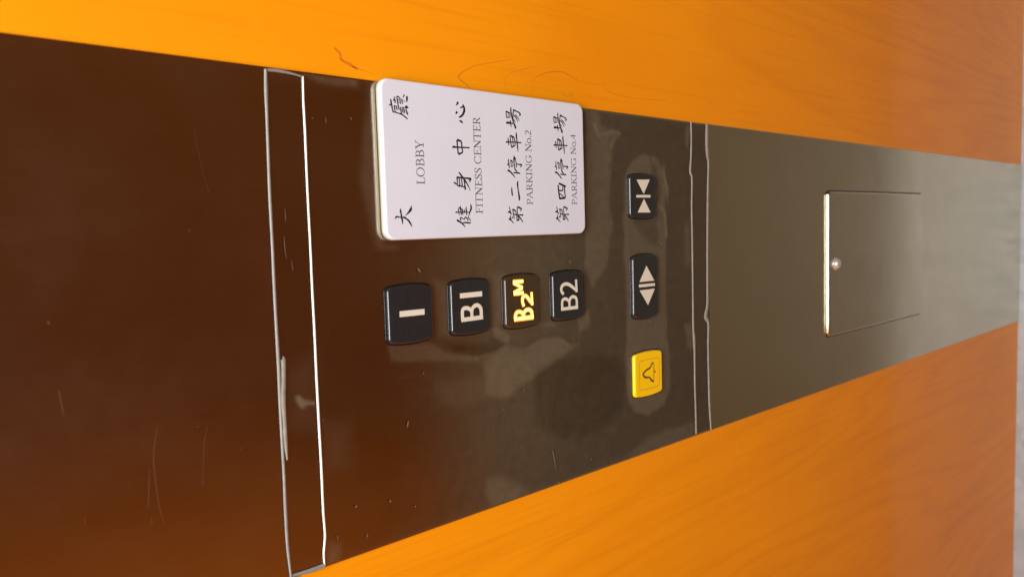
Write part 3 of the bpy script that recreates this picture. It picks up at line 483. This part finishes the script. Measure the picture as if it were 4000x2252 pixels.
# ------------------------------------------------------------------ control panel
panel = empty('control_panel', (0, 0, 0.004))
tag(panel, 'tall brushed stainless steel elevator control panel set into the orange wood wall', 'control panel')
mb = MB()
b_ = 0.4
loop = [(130, 900), (-130, 900), (-130, -1484.5), (130, -1484.5)]
def rectloop(x0, x1, z0, z1, n=1): return [(x1, z1), (x0, z1), (x0, z0), (x1, z0)]
vs = []
lofted(mb, loop, [(0, -1.4), (0, -0.2), (0.25, 0.0)])
mb.sm = [False] * len(mb.f)
for i, s in enumerate(SCRATCH): ribbon(mb, s, 0.02 + i * 0.002, 1, grow=0.75)
mb.build('face_plate', [M['steel'], M['scratch']], panel)

def push_button(cx, cz, w, h, key, capm, markm, label):
    # cap
    mb = MB(); lp = outline(cx, cz, w - 0.6, h, 2.4, 0.046)
    prof = [(0, 0.0), (0, 1.7)] + [(1.3 * (1 - math.cos(math.radians(a))), 1.7 + 1.3 * math.sin(math.radians(a))) for a in (15, 30, 45, 60, 75, 90)] + [(1.7, 3.0)]
    lofted(mb, lp, prof)
    o = mb.build('push_button', capm, panel); o['label'] = label
    mb = MB(); ol = inset(lp, -0.95); ring(mb, ol, 0.75, 0.0, 0.7, 0.2)
    bz = mb.build('bezel', M['bezel']); sub(bz, o)
    mb = MB(); i = 0
    if key == 'B2M':
        for s in MARK[key]: ribbon(mb, s, 3.02 + i * 0.004, 1, grow=1.32); i += 1  # wider orange strokes paint a camera halo around the lit letters
        i = 0
        for s in MARK[key]: ribbon(mb, s, 3.10 + i * 0.004, 0, grow=0.74); i += 1
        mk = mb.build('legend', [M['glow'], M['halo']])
    elif key == 'bell':
        fr = [(30, 29.0)]
        lp2 = outline(cx - 0.2, cz - 0.6, w - 10.5, h - 9.0, 1.5, 0.03)
        n = len(lp2); i2 = inset(lp2, 0.45)
        vv = [P(x, z, 3.02) for x, z in lp2] + [P(x, z, 3.02) for x, z in i2]
        mb.add(vv, [(k, (k + 1) % n, n + (k + 1) % n, n + k) for k in range(n)], 1)
        for s in MARK[key]: ribbon(mb, s, 3.05 + i * 0.004, 0, grow=1.3); i += 1
        mk = mb.build('bell_symbol', [M['bell'], M['groove']])
    else:
        for s in MARK[key]: ribbon(mb, s, 3.03 + i * 0.004, 0); i += 1
        for t in TRI.get(key, []):
            v = [P(x, z, 3.03) for x, z in t]
            f = (0, 1, 2)
            if (v[1] - v[0]).cross(v[2] - v[0]).y > 0: f = (2, 1, 0)
            mb.add(v, [f])
        mk = mb.build('arrow_symbol' if key in TRI else 'legend', markm)
    sub(mk, o)
    return o
def sub(ch, o):
    ch.parent = o; ch.matrix_parent_inverse = o.matrix_world.inverted() if False else Matrix.Identity(4)
    # push_button meshes carry panel-space coordinates; both share the same frame
    ch.matrix_parent_inverse = Matrix.Translation(-parent_loc_obj(o))
def parent_loc_obj(o):
    # world offset of a child adopted with adopt(): zero by construction
    return Vector((0, 0, 0))

push_button(0.3, -250.0, 31.6, 30.8, '1', M['black'], M['white'], 'black button with a single white bar for floor 1')
push_button(0.4, -294.6, 31.4, 30.6, 'B1', M['black'], M['white'], 'black button marked B1 in white')
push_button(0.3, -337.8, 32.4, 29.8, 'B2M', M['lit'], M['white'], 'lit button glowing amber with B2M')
push_button(0.6, -381.8, 31.4, 30.8, 'B2', M['black'], M['white'], 'black button marked B2 in white')
push_button(69.0, -467.0, 31.0, 32.2, 'close', M['black'], M['white'], 'black door close button with two arrows pointing at each other')
push_button(0.6, -468.3, 45.6, 31.0, 'open', M['black'], M['white'], 'wide black door open button with two arrows pointing apart')
push_button(-67.0, -469.8, 32.6, 34.6, 'bell', M['yellow'], M['bell'], 'yellow alarm button with a bell outline')

# access door with its knob
mb = MB(); lp = outline(1.4, -907.5, 151, 263, 4.0, 0)
gl_ = inset(lp, -1.5)
lofted(mb, gl_, [(0, 0.0), (0.05, 0.05)])
mb.m = [1] * len(mb.f)
lofted(mb, lp, [(0, 0.0), (0, 1.6), (0.15, 2.1), (0.5, 2.65), (0.95, 2.95), (1.5, 3.05), (2.2, 3.05)])
door = mb.build('access_door', [M['door'], M['gap']], panel)
mb = MB()
kx, kz = 1.5, -791.5
n = 24; vs = []; fs = []
prof = [(6.6, 3.3), (6.6, 3.9), (6.0, 4.3), (5.2, 4.4), (5.1, 5.8), (4.7, 6.8), (3.8, 7.6), (2.6, 8.1), (1.2, 8.3)]
for rr, dd in prof:
    for k in range(n):
        a = 2 * math.pi * k / n; vs.append(P(kx + rr * math.cos(a), kz + rr * math.sin(a), dd - 0.25))
for q in range(len(prof) - 1):
    for k in range(n):
        j = (k + 1) % n; fs.append((q * n + k, q * n + j, (q + 1) * n + j, (q + 1) * n + k))
fs.append(tuple((len(prof) - 1) * n + k for k in range(n)))
mb.add(vs, fs, 0, True)
sub(mb.build('knob', M['knob']), door)

# ------------------------------------------------------------------ plastic film with its tape
film = empty('protective_film', P(0, -558, 0.3))
tag(film, 'clear wrinkled plastic film taped over the button area of the steel panel', 'plastic film')
def inside(p, poly):
    x, z = p; c = False; n = len(poly)
    for i in range(n):
        x1, z1 = poly[i]; x2, z2 = poly[i - 1]
        if (z1 > z) != (z2 > z) and x < (x2 - x1) * (z - z1) / (z2 - z1) + x1: c = not c
    return c
def segd(p, a, b):
    ax, az = a; bx, bz = b; px, pz = p
    dx, dz = bx - ax, bz - az; L = dx * dx + dz * dz
    t = 0 if L == 0 else max(0, min(1, ((px - ax) * dx + (pz - az) * dz) / L))
    return math.hypot(px - ax - t * dx, pz - az - t * dz)
BOX = [(s, h, q, min(x for x, z in q) - s, max(x for x, z in q) + s, min(z for x, z in q) - s, max(z for x, z in q) + s) for h, s, q in PATCH]
def smooth01(t): t = max(0, min(1, t)); return t * t * (3 - 2 * t)
fx0, fx1, fz0, fz1, stp = -129.0, 129.0, -560.0, -171.0, 1.5
nx = int((fx1 - fx0) / stp); nz_ = int((fz1 - fz0) / stp)
vs = []; hz = []
for j in range(nz_ + 1):
    z = fz0 + (fz1 - fz0) * j / nz_
    for i in range(nx + 1):
        x = fx0 + (fx1 - fx0) * i / nx
        # wobble the outlines a little so that they are not traced clean
        wx = x + 1.4 * noise.noise(Vector((x * 0.09, z * 0.09, 3.1))); wz = z + 1.4 * noise.noise(Vector((x * 0.09, z * 0.09, 7.7)))
        hsum = 0.06 + 0.78 * smooth01((-z - 225) / 130) + 0.12 * noise.noise(Vector((x * 0.018, z * 0.012, 1.0)))  # base haze rising downward paints in brightness the steel's reflection lacks
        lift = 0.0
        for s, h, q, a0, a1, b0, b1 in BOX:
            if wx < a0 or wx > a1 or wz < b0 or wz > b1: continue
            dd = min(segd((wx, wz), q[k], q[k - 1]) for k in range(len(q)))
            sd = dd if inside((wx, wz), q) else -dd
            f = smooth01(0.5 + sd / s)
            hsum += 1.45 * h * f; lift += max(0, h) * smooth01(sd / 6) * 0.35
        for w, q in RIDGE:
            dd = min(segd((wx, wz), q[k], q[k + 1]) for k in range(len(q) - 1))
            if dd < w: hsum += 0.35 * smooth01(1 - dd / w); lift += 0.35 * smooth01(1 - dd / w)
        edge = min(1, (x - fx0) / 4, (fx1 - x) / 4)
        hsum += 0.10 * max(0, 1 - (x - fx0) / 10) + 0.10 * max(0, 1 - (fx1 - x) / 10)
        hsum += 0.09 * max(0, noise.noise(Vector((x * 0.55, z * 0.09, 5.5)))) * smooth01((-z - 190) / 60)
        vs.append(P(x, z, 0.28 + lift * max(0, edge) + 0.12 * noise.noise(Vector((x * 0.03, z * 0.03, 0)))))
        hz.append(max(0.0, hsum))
fs = []
for j in range(nz_):
    for i in range(nx):
        a = j * (nx + 1) + i
        fs.append((a, a + 1, a + nx + 2, a + nx + 1))
nfilm = len(vs)
mb = MB(); mb.add(vs, fs, 0, True)
for i, s in enumerate(SPECK): ribbon(mb, s, 0.75 + i * 0.003, 1, grow=0.6)
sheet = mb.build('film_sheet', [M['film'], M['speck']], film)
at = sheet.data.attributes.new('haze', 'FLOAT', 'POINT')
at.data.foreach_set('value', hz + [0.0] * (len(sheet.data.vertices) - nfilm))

def tape_edge(names, m, label, ridge):
    mb = MB()
    for i, nme in enumerate(names): ribbon(mb, LINE[nme], 0.62 + 0.05 * i, 0, ridge=ridge)
    o = mb.build('tape_edge', m, film); o['label'] = label
tape_edge(['tape_top_outer', 'tape_end_r', 'tape_end_l'], M['mid'], 'broad white upper edge of the top tape strip', 0.55)
tape_edge(['tape_top_inner'], M['tape'], 'thin bright lower edge of the top tape strip', 0.6)
tape_edge(['tape_low_inner'], M['dull'], 'dull grey upper edge of the bottom tape strip', 0.45)
tape_edge(['tape_low_outer'], M['dull'], 'crinkled lower edge of the bottom tape strip', 0.5)
mb = MB(); ribbon(mb, LINE['tape_fold'], 1.1, 0, ridge=0.3)
mb.build('tape_fold', M['dull'], film)

# ------------------------------------------------------------------ floor sign
sign = empty('floor_sign', P(87, -398, 0.6))
tag(sign, 'white acrylic floor directory sign with black Chinese and grey English lettering beside the floor buttons', 'sign')
sx0, sx1, sz0, sz1 = 42.6, 131.4, -398.6, -233.9
lp = outline((sx0 + sx1) / 2, (sz0 + sz1) / 2, sx1 - sx0, sz1 - sz0, 6.0, 0, side=6)
mb = MB(); lofted(mb, lp, [(0.3, 0.5), (0.0, 0.8), (0.0, 2.4), (0.2, 2.6)])
mb.build('backing', M['back'], sign)
mb = MB(); lofted(mb, inset(lp, 0.15), [(0.15, 2.6), (0.0, 2.75), (0.0, 4.1), (0.15, 4.5), (0.5, 4.85), (1.0, 5.0), (1.6, 5.0)])
board = mb.build('face_board', M['sign'], sign)
SD = 5.03
cnt = 0
def put(mb, key, shift=(0, 0)):
    global cnt
    for s in GLYPH[key]:
        ribbon(mb, [(x + shift[0], z + shift[1], w * 1.32) for x, z, w in s], SD + (cnt % 40) * 0.002, 0); cnt += 1
for line_, say in ((('da',), 'lone black Chinese character at the lower left of the top line'), (('ting',), 'lone dense black Chinese character at the end of the top line'), (('jian', 'shen', 'zhong', 'xin'), 'second line of black Chinese characters'),
                   (('di', 'er', 'ting2', 'che', 'chang'), 'third line of black Chinese characters'), (('di_', 'si', 'ting2_', 'che_', 'chang_'), 'bottom line of black Chinese characters')):
    mb = MB()
    for g in line_: put(mb, g.rstrip('_'), SHIFT[g[:-1]] if g.endswith('_') else (0, 0))
    o = mb.build('chinese_text', M['ink']); sub(o, board); o['label'] = say

# a light serif alphabet drawn as strokes: cap height 1, (advance, strokes of (x, y, w))
TH, HR, SF = 0.105, 0.05, 0.05
def stem(x, y0=0.0, y1=1.0, w=TH, top=True, bot=True, sw=0.15):
    s = [[(x, y0, w), (x, y1, w)]]
    if bot: s.append([(x - sw, y0 + SF / 2, SF), (x + sw, y0 + SF / 2, SF)])
    if top: s.append([(x - sw, y1 - SF / 2, SF), (x + sw, y1 - SF / 2, SF)])
    return s
def arc(cx, cy, rx_, ry_, a0, a1, n=14, thick=TH, thin=HR, ang=0):
    out = []
    for k in range(n + 1):
        a = math.radians(a0 + (a1 - a0) * k / n)
        w = thin + (thick - thin) * abs(math.cos(a + ang)) ** 1.5
        out.append((cx + rx_ * math.cos(a), cy + ry_ * math.sin(a), w))
    return out
def hline(x0, x1, y, w=HR): return [(x0, y, w), (x1, y, w)]
FONT = {
 'L': (0.66, stem(0.2) + [hline(0.2, 0.62, 0.025), [(0.60, 0.0, 0.05), (0.62, 0.24, 0.03)]]),
 'O': (0.86, [arc(0.42, 0.5, 0.34, 0.48, 0, 360, 28)]),
 'B': (0.72, stem(0.2, top=False, bot=False) + [hline(0.05, 0.36, 0.975), hline(0.05, 0.38, 0.025), hline(0.2, 0.38, 0.53),
       arc(0.36, 0.755, 0.20, 0.22, -90, 90), arc(0.38, 0.275, 0.25, 0.25, -90, 90)]),
 'Y': (0.78, [[(0.38, 0.0, TH), (0.38, 0.46, TH)], [(0.12, 0.98, TH), (0.38, 0.44, TH)], [(0.64, 0.98, HR), (0.38, 0.44, HR)], hline(0.22, 0.54, 0.025), hline(0.0, 0.26, 0.975), hline(0.52, 0.76, 0.975)]),
 'F': (0.62, stem(0.2) + [hline(0.2, 0.56, 0.975), [(0.56, 1.0, 0.05), (0.57, 0.78, 0.03)], hline(0.2, 0.46, 0.52), [(0.46, 0.62, 0.05), (0.46, 0.42, 0.05)]]),
 'I': (0.40, stem(0.2)),
 'T': (0.70, stem(0.34, top=False) + [hline(0.02, 0.66, 0.975), [(0.03, 1.0, 0.05), (0.02, 0.78, 0.03)], [(0.65, 1.0, 0.05), (0.66, 0.78, 0.03)]]),
 'N': (0.86, [[(0.17, 0.0, HR), (0.17, 0.97, HR)], [(0.70, 0.0, HR), (0.70, 0.97, HR)], [(0.15, 0.98, 0.13), (0.71, 0.02, 0.13)], hline(0.03, 0.31, 0.025), hline(0.03, 0.20, 0.975), hline(0.56, 0.84, 0.975)]),
 'E': (0.66, stem(0.2, top=False, bot=False) + [hline(0.05, 0.57, 0.975), [(0.57, 1.0, 0.05), (0.58, 0.78, 0.03)], hline(0.05, 0.60, 0.025), [(0.60, 0.0, 0.05), (0.62, 0.24, 0.03)], hline(0.2, 0.46, 0.52), [(0.46, 0.62, 0.05), (0.46, 0.42, 0.05)]]),
 'S': (0.58, [[(0.46, 0.76, 0.04), (0.42, 0.92, 0.05), (0.28, 0.975, 0.05), (0.14, 0.90, 0.08), (0.11, 0.76, 0.10), (0.20, 0.61, 0.12), (0.36, 0.46, 0.13), (0.46, 0.30, 0.11), (0.44, 0.13, 0.08), (0.28, 0.03, 0.05), (0.12, 0.09, 0.05), (0.07, 0.27, 0.04)],
       [(0.47, 1.0, 0.04), (0.47, 0.72, 0.04)], [(0.07, 0.0, 0.04), (0.07, 0.30, 0.04)]]),
 'C': (0.78, [arc(0.44, 0.5, 0.36, 0.48, 42, 322, 24), [(0.71, 1.0, 0.05), (0.72, 0.74, 0.03)]]),
 'R': (0.76, stem(0.2, top=False) + [hline(0.05, 0.38, 0.975), hline(0.2, 0.38, 0.50), arc(0.36, 0.74, 0.22, 0.24, -90, 90), [(0.36, 0.50, TH), (0.66, 0.03, TH)], hline(0.60, 0.76, 0.025)]),
 'P': (0.64, stem(0.2, top=False) + [hline(0.05, 0.38, 0.975), hline(0.2, 0.38, 0.46), arc(0.36, 0.72, 0.23, 0.26, -90, 90)]),
 'A': (0.82, [[(0.40, 1.0, HR), (0.11, 0.03, HR)], [(0.40, 1.0, TH), (0.70, 0.03, TH)], hline(0.22, 0.60, 0.34), hline(0.0, 0.24, 0.025), hline(0.56, 0.84, 0.025)]),
 'K': (0.80, stem(0.2) + [[(0.62, 0.96, HR), (0.23, 0.48, HR)], [(0.33, 0.58, TH), (0.68, 0.03, TH)], hline(0.50, 0.74, 0.975), hline(0.58, 0.82, 0.025)]),
 'G': (0.86, [arc(0.44, 0.5, 0.36, 0.48, 44, 318, 24), [(0.71, 1.0, 0.05), (0.72, 0.74, 0.03)], [(0.72, 0.05, TH), (0.72, 0.42, TH)], hline(0.54, 0.84, 0.42)]),
 'o': (0.58, [arc(0.28, 0.33, 0.23, 0.32, 0, 360, 24)]),
 '.': (0.24, [[(0.10, 0.0, 0.13), (0.10, 0.13, 0.13)]]),
 '2': (0.58, [[(0.08, 0.76, 0.06), (0.13, 0.90, 0.07), (0.27, 0.97, 0.06), (0.41, 0.88, 0.09), (0.44, 0.72, 0.11), (0.36, 0.50, 0.10), (0.20, 0.25, 0.07), (0.06, 0.06, 0.06)], hline(0.05, 0.52, 0.05, 0.09)]),
 '4': (0.58, [[(0.38, 0.0, TH), (0.38, 0.97, TH)], [(0.38, 0.97, HR), (0.05, 0.30, HR)], hline(0.04, 0.54, 0.30, 0.06)]),
 ' ': (0.30, []),
}
def text(s, x0, x1, z0, cap):
    mb = MB()
    tot = sum(FONT[c][0] for c in s); k = (x1 - x0) / (tot * cap)
    x = x0; n = 0
    for ch in s:
        adv, strokes = FONT[ch]
        for q in strokes:
            ribbon(mb, [(x + px * cap * k, z0 + py * cap, max(w * cap * 1.12, 0.32)) for px, py, w in q], SD + (n % 30) * 0.002, 0, smooth=len(q) > 4); n += 1
        x += adv * cap * k
    o = mb.build('english_text', M['grey']); sub(o, board); o['label'] = 'small grey serif text reading ' + s
text('LOBBY', 73.5, 98.9, -261.7, 5.8)
text('FITNESS CENTER', 56.8, 115.2, -304.6, 5.6)
text('PARKING No.2', 62.2, 110.4, -347.5, 5.35)
text('PARKING No.4', 62.2, 110.4, -389.9, 5.1)

S.cycles.max_bounces = 8; S.cycles.transparent_max_bounces = 12
S.cycles.use_denoising = True
bpy.context.view_layer.update()
